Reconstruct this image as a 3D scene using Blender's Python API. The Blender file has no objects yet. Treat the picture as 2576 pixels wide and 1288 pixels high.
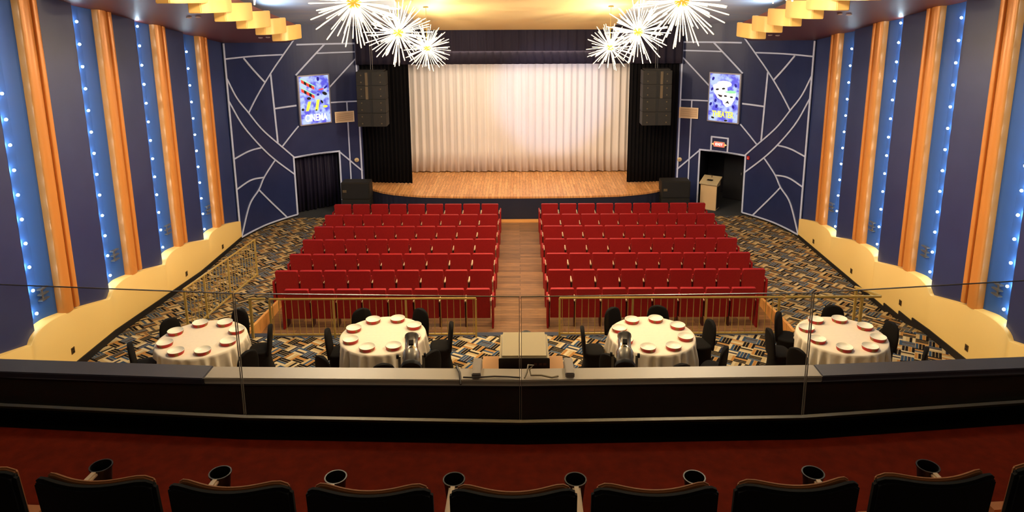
import bpy, bmesh, math, random
from mathutils import Vector, Matrix
random.seed(7)
PI = math.pi
K = 1.395      # metres of hall depth per unit of the layout's second coordinate
scene = bpy.context.scene
C = scene.collection

# ------------------------------------------------------------------ camera
cam_d = bpy.data.cameras.new('camera'); cam = bpy.data.objects.new('camera', cam_d); C.objects.link(cam)
cam.location = (0, 0, 6.9)
cam_d.sensor_width = 36; cam_d.lens = 1805.9/2576*36
cam_d.shift_x = -19/2576; cam_d.shift_y = -258.5/2576
cam_d.clip_start = 0.05; cam_d.clip_end = 100
cam.matrix_world = Matrix.Translation((0, 0, 6.9)) @ Matrix.Rotation(math.radians(90-12.217), 4, 'X') @ Matrix.Rotation(math.radians(-0.25), 4, 'Z')
scene.camera = cam
# ------------------------------------------------------------------ world, exposure
w = bpy.data.worlds.new('world'); scene.world = w; w.use_nodes = True
w.node_tree.nodes['Background'].inputs[0].default_value = (1.0, 0.80, 0.62, 1)
w.node_tree.nodes['Background'].inputs[1].default_value = 0.10
scene.view_settings.view_transform = 'Standard'; scene.view_settings.look = 'None'
scene.view_settings.exposure = 0.45; scene.view_settings.gamma = 1
scene.view_settings.use_curve_mapping = False

def lin(c):
    return tuple(((v/255)/12.92 if v/255 <= .04045 else ((v/255+.055)/1.055)**2.4) for v in c)

def light(name, kind, loc, energy, color=(1, .8, .55), size=.3, target=None, spot=None, blend=.5, size_y=None):
    d = bpy.data.lights.new(name, kind); d.energy = energy; d.color = color
    if kind == 'AREA':
        d.size = size
        if size_y: d.shape = 'RECTANGLE'; d.size_y = size_y
    else:
        d.shadow_soft_size = size
    if kind == 'SPOT': d.spot_size = spot; d.spot_blend = blend
    o = bpy.data.objects.new(name, d); C.objects.link(o); o.location = (loc[0], loc[1]*K, loc[2])
    if target is not None:
        o.rotation_euler = (Vector((target[0], target[1]*K, target[2]))-Vector((loc[0], loc[1]*K, loc[2]))).to_track_quat('-Z', 'Y').to_euler()
    return o
# stage lights behind the header; fill lamps added over the tables and seats
light('stage_border_light', 'AREA', (0, 17.05, 5.35), 17, (1, .88, .76), 7.0, (0, 18.0, 1.0), size_y=.3)
light('stage_floor_light', 'AREA', (0, 16.9, 5.2), 95, (1, .80, .56), 6.5, (0, 16.6, .76), size_y=.5)
for sx in (-1, 1):
    light('added_fill_light', 'AREA', (sx*3.6, 8.9, 7.55), 220, (1, .83, .62), 1.2, (sx*3.8, 8.8, .3))
light('added_fill_light', 'AREA', (0, 11.5, 6.35), 190, (1, .80, .58), 2.0, (0, 12.5, 0))
light('projector_beam', 'SPOT', (.03, 4.2, 4.15), 4300, (.38, .54, 1.0), .04, (1.15, 18.0, 3.55), math.radians(14.5), .6)
# ------------------------------------------------------------------ materials
MC = {}
def mat(name, col, rough=.5, metal=0, emit=None, es=0, spec=.5, sheen=0, alpha=None):
    if name in MC: return MC[name]
    m = bpy.data.materials.new(name); m.use_nodes = True
    b = m.node_tree.nodes['Principled BSDF']
    b.inputs['Base Color'].default_value = (*lin(col), 1)
    b.inputs['Roughness'].default_value = rough; b.inputs['Metallic'].default_value = metal
    b.inputs['Specular IOR Level'].default_value = spec
    if sheen: b.inputs['Sheen Weight'].default_value = sheen
    if emit is not None:
        b.inputs['Emission Color'].default_value = (*lin(emit), 1); b.inputs['Emission Strength'].default_value = es
    MC[name] = m; return m

def nd(m, t, **k):
    n = m.node_tree.nodes.new(t)
    for a, v in k.items(): setattr(n, a, v)
    return n
def lk(m, a, b): m.node_tree.links.new(a, b)

def noisy(name, c1, c2, scale=8, rough=.5, stretch=(1, 1, 1), metal=0, bump=0, spec=.5, detail=3):
    m = mat(name, c1, rough, metal, spec=spec); b = m.node_tree.nodes['Principled BSDF']
    tc = nd(m, 'ShaderNodeTexCoord'); mp = nd(m, 'ShaderNodeMapping'); mp.inputs['Scale'].default_value = stretch
    n = nd(m, 'ShaderNodeTexNoise'); n.inputs['Scale'].default_value = scale; n.inputs['Detail'].default_value = detail
    mx = nd(m, 'ShaderNodeMix', data_type='RGBA')
    mx.inputs[6].default_value = (*lin(c1), 1); mx.inputs[7].default_value = (*lin(c2), 1)
    r = nd(m, 'ShaderNodeValToRGB'); r.color_ramp.elements[0].position = .3; r.color_ramp.elements[1].position = .7
    lk(m, tc.outputs['Object'], mp.inputs[0]); lk(m, mp.outputs[0], n.inputs[0]); lk(m, n.outputs[0], r.inputs[0])
    lk(m, r.outputs[0], mx.inputs[0]); lk(m, mx.outputs[2], b.inputs['Base Color'])
    if bump:
        bp = nd(m, 'ShaderNodeBump'); bp.inputs['Strength'].default_value = bump; bp.inputs['Distance'].default_value = .01
        lk(m, n.outputs[0], bp.inputs['Height']); lk(m, bp.outputs[0], b.inputs['Normal'])
    return m

def planks(name, c1, c2, cm, width, length, rough=.35, rot=0):
    m = mat(name, c1, rough); b = m.node_tree.nodes['Principled BSDF']
    tc = nd(m, 'ShaderNodeTexCoord'); mp = nd(m, 'ShaderNodeMapping'); mp.inputs['Rotation'].default_value = (0, 0, rot)
    br = nd(m, 'ShaderNodeTexBrick'); br.inputs['Scale'].default_value = 1
    br.inputs['Brick Width'].default_value = length; br.inputs['Row Height'].default_value = width
    br.inputs['Mortar Size'].default_value = .004; br.inputs['Bias'].default_value = -.1
    br.inputs['Color1'].default_value = (*lin(c1), 1); br.inputs['Color2'].default_value = (*lin(c2), 1)
    br.inputs['Mortar'].default_value = (*lin(cm), 1)
    n = nd(m, 'ShaderNodeTexNoise'); n.inputs['Scale'].default_value = 3; n.inputs['Detail'].default_value = 5
    m2 = nd(m, 'ShaderNodeMapping'); m2.inputs['Scale'].default_value = (1.2, 12, 1)
    mx = nd(m, 'ShaderNodeMix', data_type='RGBA', blend_type='MULTIPLY'); mx.inputs[0].default_value = .75
    r = nd(m, 'ShaderNodeValToRGB'); r.color_ramp.elements[0].position = .3; r.color_ramp.elements[0].color = (.5, .46, .42, 1)
    r.color_ramp.elements[1].position = .7; r.color_ramp.elements[1].color = (1.15, 1.12, 1.1, 1)
    lk(m, tc.outputs['Object'], mp.inputs[0]); lk(m, mp.outputs[0], br.inputs[0]); lk(m, mp.outputs[0], m2.inputs[0])
    lk(m, m2.outputs[0], n.inputs[0]); lk(m, n.outputs[0], r.inputs[0])
    lk(m, br.outputs[0], mx.inputs[6]); lk(m, r.outputs[0], mx.inputs[7]); lk(m, mx.outputs[2], b.inputs['Base Color'])
    return m

def carpet(name, pal, cell, nst, rot):
    m = mat(name, pal[0], .9, spec=.1); b = m.node_tree.nodes['Principled BSDF']
    tc = nd(m, 'ShaderNodeTexCoord'); mp = nd(m, 'ShaderNodeMapping'); mp.inputs['Rotation'].default_value = (0, 0, rot)
    mp.inputs['Scale'].default_value = (1/cell,)*3
    sp = nd(m, 'ShaderNodeSeparateXYZ')
    lk(m, tc.outputs['Object'], mp.inputs[0]); lk(m, mp.outputs[0], sp.inputs[0])
    def M(op, a, b2=None):
        n = nd(m, 'ShaderNodeMath', operation=op)
        for i, v in enumerate((a, b2)):
            if v is None: continue
            if isinstance(v, (int, float)): n.inputs[i].default_value = v
            else: lk(m, v, n.inputs[i])
        return n.outputs[0]
    X, Y = sp.outputs[0], sp.outputs[1]
    fx, fy = M('FLOOR', X), M('FLOOR', Y)
    u, v = M('FRACT', X), M('FRACT', Y)
    par = M('FLOORED_MODULO', M('ADD', fx, fy), 2)
    t = M('ADD', M('MULTIPLY', u, par), M('MULTIPLY', v, M('SUBTRACT', 1, par)))
    st = M('FLOOR', M('MULTIPLY', t, nst))
    cb = nd(m, 'ShaderNodeCombineXYZ')
    lk(m, M('FLOORED_MODULO', fx, 4), cb.inputs[0]); lk(m, M('FLOORED_MODULO', fy, 3), cb.inputs[1]); lk(m, st, cb.inputs[2])
    wn = nd(m, 'ShaderNodeTexWhiteNoise', noise_dimensions='3D'); lk(m, cb.outputs[0], wn.inputs[0])
    r = nd(m, 'ShaderNodeValToRGB'); r.color_ramp.interpolation = 'CONSTANT'
    e = r.color_ramp.elements
    e[0].color = (*lin(pal[0]), 1); e[1].position = 1/len(pal); e[1].color = (*lin(pal[1]), 1)
    for i in range(2, len(pal)):
        q = e.new(i/len(pal)); q.color = (*lin(pal[i]), 1)
    # thin pale outline between the bars
    f = M('FRACT', M('MULTIPLY', t, nst)); edge = M('LESS_THAN', f, .16)
    mx = nd(m, 'ShaderNodeMix', data_type='RGBA'); lk(m, edge, mx.inputs[0]); mx.inputs[7].default_value = (*lin(pal[1]), 1)
    lk(m, wn.outputs[0], r.inputs[0]); lk(m, r.outputs[0], mx.inputs[6]); lk(m, mx.outputs[2], b.inputs['Base Color'])
    return m

def glass_mat(name, tint=.9):
    m = bpy.data.materials.new(name); m.use_nodes = True; nt = m.node_tree; nt.nodes.clear()
    o = nd(m, 'ShaderNodeOutputMaterial'); mix = nd(m, 'ShaderNodeMixShader'); tr = nd(m, 'ShaderNodeBsdfTransparent')
    gl = nd(m, 'ShaderNodeBsdfGlossy'); fr = nd(m, 'ShaderNodeFresnel'); fr.inputs[0].default_value = 1.35
    tr.inputs[0].default_value = (tint, tint, tint*.97, 1); gl.inputs['Roughness'].default_value = .02
    ge = nd(m, 'ShaderNodeNewGeometry'); mu = nd(m, 'ShaderNodeMath', operation='SUBTRACT'); mu.inputs[0].default_value = 1; mv = nd(m, 'ShaderNodeMath', operation='MULTIPLY')
    lk(m, ge.outputs['Backfacing'], mu.inputs[1]); lk(m, mu.outputs[0], mv.inputs[0]); lk(m, fr.outputs[0], mv.inputs[1])
    lk(m, mv.outputs[0], mix.inputs[0]); lk(m, tr.outputs[0], mix.inputs[1]); lk(m, gl.outputs[0], mix.inputs[2]); lk(m, mix.outputs[0], o.inputs[0])
    MC[name] = m; return m

NAVY = noisy('navy_wall_paint', (30, 41, 84), (35, 46, 90), 3, .40, spec=.5)
PIER = noisy('pier_paint', (34, 48, 98), (40, 54, 104), 2, .42, spec=.9)
BAY = mat('bay_blue_lit', (40, 84, 150), .55)  # brighter than the piers: LED glow put into the blue
GOLD = mat('gilt_paint', (224, 146, 70), .32, .15)
GOLDD = mat('gilt_groove', (84, 44, 14), .5, .2)
CREAM = mat('dado_cream', (240, 204, 124), .42)
BLACK = mat('black', (14, 13, 13), .6)
SOFFIT = mat('soffit_brown', (104, 44, 34), .46, spec=.5)
FASCIA = mat('fascia_gold', (255, 206, 116), .4)
TRIM = mat('white_trim', (202, 212, 242), .45)
WOODF = planks('aisle_planks', (146, 106, 68), (106, 76, 48), (60, 38, 22), .13, 1.9, .5)
STAGEW = planks('stage_planks', (236, 176, 112), (206, 142, 84), (140, 84, 42), .10, 1.2, .3, PI/2)
PAL = [(20, 17, 17), (170, 140, 90), (26, 23, 21), (78, 72, 62), (62, 78, 94), (186, 160, 114), (130, 92, 52), (44, 41, 40)]
CARP = carpet('side_carpet', PAL, .25, 4, math.radians(45))
CARP2 = carpet('terrace_carpet', [(16, 14, 16), (176, 152, 108), (24, 20, 19), (194, 176, 138), (48, 72, 98), (164, 114, 58), (24, 20, 20), (38, 44, 62)], .225, 4, math.radians(30))
GREYC = noisy('dark_grey_carpet', (40, 44, 48), (52, 54, 58), 40, .9)
DRAPE = mat('black_drape', (11, 9, 12), .9, spec=.15)
VALM = mat('valance_velvet', (24, 15, 36), .85)
CURT = mat('cream_curtain', (220, 212, 206), .8)
SEATR = noisy('red_seat_fabric', (154, 28, 27), (143, 22, 23), 30, .5, spec=.3)
BEIGE = mat('beige_plastic', (214, 190, 150), .4)
STEEL = mat('grey_steel', (130, 126, 122), .35, .6)
CHROME = mat('silver_metal', (206, 196, 176), .25, .7)
BRASS = mat('brass_rail', (196, 166, 90), .35, .35)
CLOTH = noisy('white_tablecloth', (242, 226, 198), (236, 220, 192), 20, .8)
SPAND = mat('black_chair_cover', (13, 11, 8), .85, spec=.2)
SPKR = noisy('speaker_black', (30, 25, 16), (24, 20, 13), 12, .6)
SPKG = mat('speaker_slot', (14, 12, 10), .7)
SPKL = mat('speaker_horn', (96, 80, 56), .5)
ROD = mat('lit_glass_rod', (255, 240, 210), .3, emit=(255, 232, 190), es=1.5)
CORE = mat('chandelier_brass', (226, 168, 60), .3, .6, emit=(255, 180, 70), es=.55)
LED = mat('led_module', (230, 245, 255), .3, emit=(205, 232, 245), es=110)
REDCARP = noisy('red_balcony_carpet', (112, 30, 9), (92, 24, 8), 14, .95, spec=.05)
BSEAT = mat('balcony_seat_back', (9, 9, 6), .85, spec=.2)
BRIM = mat('balcony_seat_rim', (176, 112, 58), .7)
LEDGEL = mat('ledge_pale_lit', (196, 184, 166), .4)  # pale metal, with lamp light and the curtain's reflection put into the colour
LEDGED = mat('ledge_slate', (78, 78, 92), .4)
WOODL = mat('light_wood', (224, 160, 88), .5)
WOODR = planks('riser_wood', (244, 178, 96), (226, 156, 80), (120, 70, 30), .35, .45)
GLASS = glass_mat('clear_glass', .90)
CEILB = noisy('painted_sky_ceiling', (190, 206, 228), (216, 222, 230), 1.6, .6, (.5, 1.6, 1))
CEILG = mat('gold_ceiling', (255, 226, 160), .55)

# ------------------------------------------------------------------ mesh helpers
class MB:
    def __init__(s): s.v = []; s.f = []; s.m = []; s.mi = 0
    def add(s, vs, fs):
        n = len(s.v); s.v += [tuple(v) for v in vs]
        for f in fs: s.f.append(tuple(n+i for i in f)); s.m.append(s.mi)
        return s
    def box(s, x0, x1, y0, y1, z0, z1):
        vs = [(x, y, z) for z in (z0, z1) for x, y in ((x0, y0), (x1, y0), (x1, y1), (x0, y1))]
        return s.add(vs, [(3, 2, 1, 0), (4, 5, 6, 7), (0, 1, 5, 4), (1, 2, 6, 5), (2, 3, 7, 6), (3, 0, 4, 7)])
    def obox(s, p0, p1, wd, h, up=(0, 0, 1)):   # bar from p0 to p1
        p0, p1 = Vector(p0), Vector(p1); d = (p1-p0).normalized(); u = Vector(up)
        sd = d.cross(u).normalized()*wd/2; u2 = sd.cross(d).normalized()*h/2
        vs = [p+a*sd+b*u2 for p in (p0, p1) for a, b in ((-1, -1), (1, -1), (1, 1), (-1, 1))]
        return s.add(vs, [(3, 2, 1, 0), (4, 5, 6, 7), (0, 1, 5, 4), (1, 2, 6, 5), (2, 3, 7, 6), (3, 0, 4, 7)])
    def tube(s, pts, r, n=8, caps=True):
        pts = [Vector(p) for p in pts]; rs = r if isinstance(r, (list, tuple)) else [r]*len(pts)
        rings = []; pv = None
        for i, p in enumerate(pts):
            d = (pts[min(i+1, len(pts)-1)]-pts[max(i-1, 0)]).normalized()
            if pv is None:
                a = Vector((0, 0, 1)) if abs(d.z) < .9 else Vector((1, 0, 0)); pv = d.cross(a).normalized()
            pv = (pv-d*pv.dot(d)).normalized(); q = d.cross(pv)
            rings.append([p+(pv*math.cos(2*PI*k/n)+q*math.sin(2*PI*k/n))*rs[i] for k in range(n)])
        vs = [v for g in rings for v in g]; fs = []
        for i in range(len(pts)-1):
            for k in range(n):
                a = i*n+k; b = i*n+(k+1) % n; fs.append((a, b, b+n, a+n))
        if caps: fs.append(tuple(range(n-1, -1, -1))); fs.append(tuple((len(pts)-1)*n+k for k in range(n)))
        return s.add(vs, fs)
    def lathe(s, prof, n=24, c=(0, 0, 0)):
        vs = []; fs = []
        for r, z in prof:
            for k in range(n):
                a = 2*PI*k/n; vs.append((c[0]+r*math.cos(a), c[1]+r*math.sin(a), c[2]+z))
        for i in range(len(prof)-1):
            for k in range(n):
                a = i*n+k; b = i*n+(k+1) % n; fs.append((a, b, b+n, a+n))
        if prof[0][0] > 1e-4: fs.append(tuple(range(n-1, -1, -1)))
        if prof[-1][0] > 1e-4: fs.append(tuple((len(prof)-1)*n+k for k in range(n)))
        return s.add(vs, fs)
    def rings(s, rs, cap=True):
        n = len(rs[0]); vs = [v for g in rs for v in g]; fs = []
        for i in range(len(rs)-1):
            for k in range(n):
                a = i*n+k; b = i*n+(k+1) % n; fs.append((a, b, b+n, a+n))
        if cap: fs.append(tuple(range(n-1, -1, -1))); fs.append(tuple((len(rs)-1)*n+k for k in range(n)))
        return s.add(vs, fs)
    def prism(s, poly, axis, a0, a1):  # poly of 2d pts, extruded along axis
        def P(p, a):
            if axis == 'z': return (p[0], p[1], a)
            if axis == 'y': return (p[0], a, p[1])
            return (a, p[0], p[1])
        n = len(poly); vs = [P(p, a0) for p in poly]+[P(p, a1) for p in poly]
        fs = [tuple(range(n-1, -1, -1)), tuple(range(n, 2*n))]+[(i, (i+1) % n, (i+1) % n+n, i+n) for i in range(n)]
        return s.add(vs, fs)
    def grid(s, P):   # 2d list of points
        a, b = len(P), len(P[0]); vs = [p for r in P for p in r]
        return s.add(vs, [(i*b+j, i*b+j+1, (i+1)*b+j+1, (i+1)*b+j) for i in range(a-1) for j in range(b-1)])
    def build(s, name, mats, parent=None, smooth=False, bevel=0, bseg=2, solid=0):
        me = bpy.data.meshes.new(name); me.from_pydata(s.v, [], s.f)
        for m in (mats if isinstance(mats, (list, tuple)) else [mats]): me.materials.append(m)
        for p, mi in zip(me.polygons, s.m): p.material_index = mi
        bm = bmesh.new(); bm.from_mesh(me); bmesh.ops.recalc_face_normals(bm, faces=bm.faces)
        if bevel:
            es = [e for e in bm.edges if len(e.link_faces) == 2 and e.calc_face_angle(0) > .6]
            bmesh.ops.bevel(bm, geom=es, offset=bevel, segments=bseg, affect='EDGES', clamp_overlap=True)
        bm.to_mesh(me); bm.free()
        if smooth or bevel:
            for p in me.polygons: p.use_smooth = True
            me.set_sharp_from_angle(angle=math.radians(40 if not smooth else 60))
        o = bpy.data.objects.new(name, me); C.objects.link(o)
        if parent: o.parent = parent
        if solid:
            md = o.modifiers.new('solid', 'SOLIDIFY'); md.thickness = solid; md.offset = 0
        return o
def tag(o, label=None, cat=None, group=None, kind=None):
    if label: o['label'] = label
    if cat: o['category'] = cat
    if group: o['group'] = group
    if kind: o['kind'] = kind
    return o
def empty(name, loc=(0, 0, 0), rz=0, label=None, cat=None, group=None, sy=1):
    o = bpy.data.objects.new(name, None); C.objects.link(o); o.location = (loc[0], loc[1]*K, loc[2]); o.scale = (1, sy, 1); o.rotation_euler = (0, 0, rz)
    o.empty_display_size = .1
    return tag(o, label, cat, group)
def deep(mb): mb.v = [(x, y*K, z) for x, y, z in mb.v]; return mb
def struct(name, mb, m, label=None, **k):
    deep(mb); o = mb.build(name, m, **k); o['kind'] = 'structure'
    if label: o['label'] = label
    return o
def tree_copy(o, parent=None):
    c = o.copy(); C.objects.link(c)
    if parent: c.parent = parent
    for ch in KIDS.get(o.name, []): tree_copy(ch, c)
    return c
KIDS = {}
def scan(o):
    ch = [x for x in C.objects if x.parent == o]; KIDS[o.name] = ch
    for x in ch: scan(x)
def place(proto, first, loc, rz, label, group=None):
    o = proto if first else tree_copy(proto)
    o.location = (loc[0], loc[1]*K, loc[2]); o.rotation_euler = (0, 0, rz); o['label'] = label
    if group: o['group'] = group
    return o
def text_mesh(name, txt, size, m, parent=None, extrude=.004):
    cu = bpy.data.curves.new(name, 'FONT'); cu.body = txt; cu.size = size; cu.extrude = extrude
    cu.align_x = 'CENTER'; cu.align_y = 'CENTER'; cu.offset = size*.02
    t = bpy.data.objects.new(name, cu); C.objects.link(t)
    bpy.context.view_layer.update()
    me = bpy.data.meshes.new_from_object(t.evaluated_get(bpy.context.evaluated_depsgraph_get()))
    bpy.data.objects.remove(t); me.materials.clear(); me.materials.append(m)
    me.transform(Matrix.Rotation(PI/2, 4, 'X'))
    o = bpy.data.objects.new(name, me); C.objects.link(o)
    if parent: o.parent = parent
    return o

# ------------------------------------------------------------------ curved decorated walls: plan curve
WP = [(-8.2, 14.35), (-8.02, 14.9), (-7.77, 15.4), (-7.22, 16.02), (-6.6, 16.45), (-5.96, 16.74), (-5.3, 16.95)]
def crom(P, n=10):
    out = []; Q = [(2*P[0][0]-P[1][0], 2*P[0][1]-P[1][1])]+P+[(2*P[-1][0]-P[-2][0], 2*P[-1][1]-P[-2][1])]
    for i in range(1, len(Q)-2):
        for k in range(n):
            t = k/n
            out.append(tuple(.5*(2*Q[i][j]+(Q[i+1][j]-Q[i-1][j])*t+(2*Q[i-1][j]-5*Q[i][j]+4*Q[i+1][j]-Q[i+2][j])*t*t+(-Q[i-1][j]+3*Q[i][j]-3*Q[i+1][j]+Q[i+2][j])*t**3) for j in (0, 1)))
    out.append(P[-1]); return out
WC = crom(WP); WS = [0]
for i in range(1, len(WC)): WS.append(WS[-1]+math.dist(WC[i], WC[i-1]))
def wpt(s, side=-1, off=0):
    """point of the wall at arc length s, moved off metres into the room; also the direction of growing s"""
    i = 0
    while i < len(WS)-2 and WS[i+1] < s: i += 1
    u = (s-WS[i])/(WS[i+1]-WS[i]); x0, y0 = WC[i]; x1, y1 = WC[i+1]
    tx, ty = x1-x0, y1-y0; L = math.hypot(tx, ty); tx /= L; ty /= L
    x = x0+(x1-x0)*u+off*ty; y = y0+(y1-y0)*u-off*tx
    return (x if side < 0 else -x, y, tx if side < 0 else -tx, ty)

# ------------------------------------------------------------------ floors
SL = .236
def soff(y): return 5.72+SL*(14.4-y)
def ceil(y): return 6.04+SL*(16.8-y)
struct('floor', MB().box(-5.5, 5.5, 9.62, 15.47, -.1, 0), WOODF, 'brown plank floor between and under the red seats')
for sd in (-1, 1):
    a, b = sorted((sd*5.5, sd*8.3))
    m = MB().box(a, b, 12.4, 15.2, -.1, 0)
    m.add([(a, 15.2, 0), (b, 15.2, 0), (b, 15.9, 0), (a, 15.9, 0)], [(0, 1, 2, 3)])
    if sd < 0:
        m.prism([(9.62, -.1), (9.62, .26), (12.4, 0), (12.4, -.1)], 'x', a, b)
    else:
        m.prism([(9.62, -.1), (9.62, .26), (12.4, 0), (12.4, -.1)], 'x', 5.5, 6.8)
        m.box(6.8, 8.3, 9.62, 9.88, -.1, .195); m.box(6.8, 8.3, 9.88, 10.24, -.1, .13)
        m.box(6.8, 8.3, 10.24, 10.6, -.1, .065); m.box(6.8, 8.3, 10.6, 12.4, -.1, 0)
    struct('floor_side_aisle', m, CARP, 'patterned carpet of the %s side aisle' % ('left' if sd < 0 else 'right'))
    struct('trim_ramp_edge', MB().prism([(9.55, -.05), (9.55, .34), (9.75, .34), (12.3, .05), (12.3, -.05)], 'x', sd*5.5-.03, sd*5.5+.03), WOODR, 'orange wooden edge board of the %s ramp' % ('left' if sd < 0 else 'right'))
struct('floor_front', MB().box(-8.6, 8.6, 15.47, 19.6, -.12, -.006), GREYC, 'dark grey carpet in front of the stage')
struct('trim_threshold', MB().box(-1.2, 1.2, 15.47, 15.66, -.02, .03), WOODL, 'pale wooden strip at the foot of the stage')
struct('floor_terrace', MB().box(-8.3, 8.3, 2.6, 9.62, .1, .26), CARP2, 'boldly patterned carpet of the raised table terrace')
struct('trim_terrace_edge', MB().box(-5.5, 5.5, 9.55, 9.66, .0, .265), mat('terrace_border', (52, 56, 70), .8), 'dark border at the terrace edge')

# ------------------------------------------------------------------ side walls, dado, columns, leds
COLY = [8.55, 10.14, 11.68, 13.25]
DV = [(6.3, 1.42), (7.93, 1.26), (9.6, 1.07), (11.2, .93), (12.87, .74), (14.4, .56)]
def dado_top(y):
    for (y0, z0), (y1, z1) in zip(DV, DV[1:]):
        if y0 <= y <= y1+1e-6:
            u = (y-y0)/(y1-y0)
            if y1 == 14.4: return z0+(z1-z0)*u+.17*math.sin(PI*min(1, u*1.02)**.55)
            return z0+(z1-z0)*u+.23*math.sin(PI*u**.55)
    return DV[0][1]
for sd in (-1, 1):
    nm = 'left' if sd < 0 else 'right'
    # wall profile in plan, repeated per bay: pier face proud, bay recessed
    m = MB(); prof = []
    def P(x, y, mi): prof.append((sd*x, y, mi))
    P(8.30, 1.5, 0)
    for t in [6.95]+COLY:
        P(8.24, t-.52, 0); P(8.24, t-.47, 0); P(8.36, t-.455, 1); P(8.36, t-.2, 1); P(8.31, t, 1); P(8.26, t+.38, 0)
    P(8.24, 14.3, 0); P(8.21, 14.45, 0)
    for (x0, y0, m0), (x1, y1, m1) in zip(prof, prof[1:]):
        m.mi = 1 if (m0 == 1 or m1 == 1) and not (m0 == 0 and m1 == 1) else 0
        m.add([(x0, y0, 0), (x1, y1, 0), (x1, y1, soff(y1)+.05), (x0, y0, soff(y0)+.05)], [(0, 1, 2, 3)])
    struct('wall_'+nm, m, [PIER, BAY], 'navy %s wall of shallow piers with glowing blue bays between' % nm)
    # dado: front face, top shelf
    ys = [6.3+i*(14.4-6.3)/240 for i in range(241)]; front = []; 
    G = [[(sd*8.16, y, 0) for y in ys], [(sd*8.16, y, dado_top(y)-.012) for y in ys], [(sd*8.172, y, dado_top(y)) for y in ys], [(sd*8.48, y, dado_top(y)+.02) for y in ys]]
    struct('trim_dado_'+nm, MB().grid(G), CREAM, 'cream dado with a scalloped top along the %s wall' % nm, smooth=True)
    b = MB()
    if sd < 0:
        b.prism([(6.3, .26), (9.6, .26), (12.4, 0), (14.35, 0), (14.35, .10), (12.4, .11), (9.6, .40), (6.3, .42)], 'x', -8.16, -8.135)
    else:
        b.prism([(6.3, .26), (9.62, .26), (10.6, 0), (14.35, 0), (14.35, .09), (10.75, .10), (10.75, .19), (10.3, .19), (10.3, .29), (9.93, .29), (9.93, .37), (9.5, .40), (6.3, .42)], 'x', 8.135, 8.16)
    o = struct('baseboard_'+nm, b, BLACK, 'black baseboard under the cream %s dado' % nm)
    # gilt columns
    pos = ['nearest the balcony', 'second from the balcony', 'third from the balcony', 'nearest the stage']
    for i, t in enumerate(COLY):
        e = empty('gilded_column', (sd*8.2, t, dado_top(t+.2)), 0, 'tall golden half-round column on the %s wall, %s' % (nm, pos[i]), 'column', 'golden columns on the side walls', K)
        z0 = 0.02; z1 = soff(t)-dado_top(t+.2)-.005
        def halfround(yc, r, xo, n=12):
            pts = [(sd*(.12), yc-r)]
            for k in range(n+1):
                a = -PI/2+PI*k/n; pts.append((-sd*(xo+r*.6*math.cos(a)), yc+r*math.sin(a)))
            pts.append((sd*.12, yc+r)); return pts
        mm = MB(); pp = halfround(.145, .10, 0); mm.prism(pp, 'z', z0, z1); mm.build('shaft', GOLD, e, smooth=True)
        mm = MB(); mm.box(min(sd*.12, sd*.0), max(sd*.12, sd*.0), 0.245, .268, z0, z1); mm.build('groove', GOLDD, e)
        mm = MB(); pp = halfround(.308, .042, .035); mm.prism(pp, 'z', z0, z1); mm.build('side_bead', GOLD, e, smooth=True)
    # led strips hidden behind each pier edge
    ball = MB().lathe([(.0, -.024), (.012, -.021), (.021, -.012), (.024, 0), (.021, .012), (.012, .021), (0, .024)], 12)
    for i, t in enumerate(COLY):
        y = t-.36; zb = dado_top(y)
        e = empty('led_strip', (sd*8.345, y, zb+.1), 0, 'strip of glowing white-blue lights, %s wall bay %s' % (nm, pos[i]), 'light strip', 'light strips in the blue bays')
        MB().box(-.006, .006, -.012, .012, 0, soff(y)-zb-.2).build('backing_strip', BAY, e)
        n = int((soff(y)-zb-.3)/.42)+1
        for k in range(n):
            if k == 0: d0 = dd = ball.build('led_module', LED, e, smooth=True)
            else: dd = d0.copy(); C.objects.link(dd); dd.parent = e
            dd.location = (-sd*.075, 0, .12+k*.42)
    # small wall brackets at the foot of each bay
    for (y, z), ps in zip([(8.52, 1.91), (10.13, 1.79), (11.72, 1.61), (13.3, 1.43)], pos):
        e = empty('wall_bracket', (sd*8.335, y-.12, z-.12), 0, 'small metal bracket low on the %s wall, bay %s' % (nm, ps), 'bracket', 'small brackets in the blue bays', K)
        for k in range(3): MB().box(min(-sd*.06, sd*.02), max(-sd*.06, sd*.02), -.07, .07, k*.1, k*.1+.02).build('bar', STEEL, e)
        MB().box(min(-sd*.01, sd*.02), max(-sd*.01, sd*.02), -.015, .015, 0, .22).build('back_plate', STEEL, e)
    # outlets in the dado
    ol = [(8.63, .65), (11.86, .24+.1), (13.42, .26)] if sd < 0 else [(13.6, .25), (11.94, .29), (10.3, .47), (8.65, .61)]
    for k, (y, z) in enumerate(ol):
        e = empty('wall_outlet', (sd*8.16, y, z), 0, 'small bronze outlet on the %s cream dado, number %s from the balcony' % (nm, ['one', 'two', 'three', 'four'][k if sd < 0 else 3-k]), 'outlet', 'outlets in the cream dado', K)
        MB().box(-.008, .008, -.035, .035, -.06, .06).build('cover_plate', mat('bronze', (110, 84, 44), .4, .5), e)
        MB().box(min(0, -sd*.012), max(0, -sd*.012), -.018, .018, -.04, -.008).build('socket', BLACK, e)
        MB().box(min(0, -sd*.012), max(0, -sd*.012), -.018, .018, .008, .04).build('socket', BLACK, e)
    # soffit and stepped gold fascia
    m = MB(); a, b = sorted((sd*5.72, sd*8.6))
    ye, yf = 14.42, 1.5
    pq = [(sd*5.72, yf), (sd*8.6, yf), (sd*8.6, ye), (sd*6.4, ye), (sd*5.72, 13.64)]
    vs = [(x, y, soff(y)+dz) for dz in (0, .3) for x, y in pq]
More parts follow.
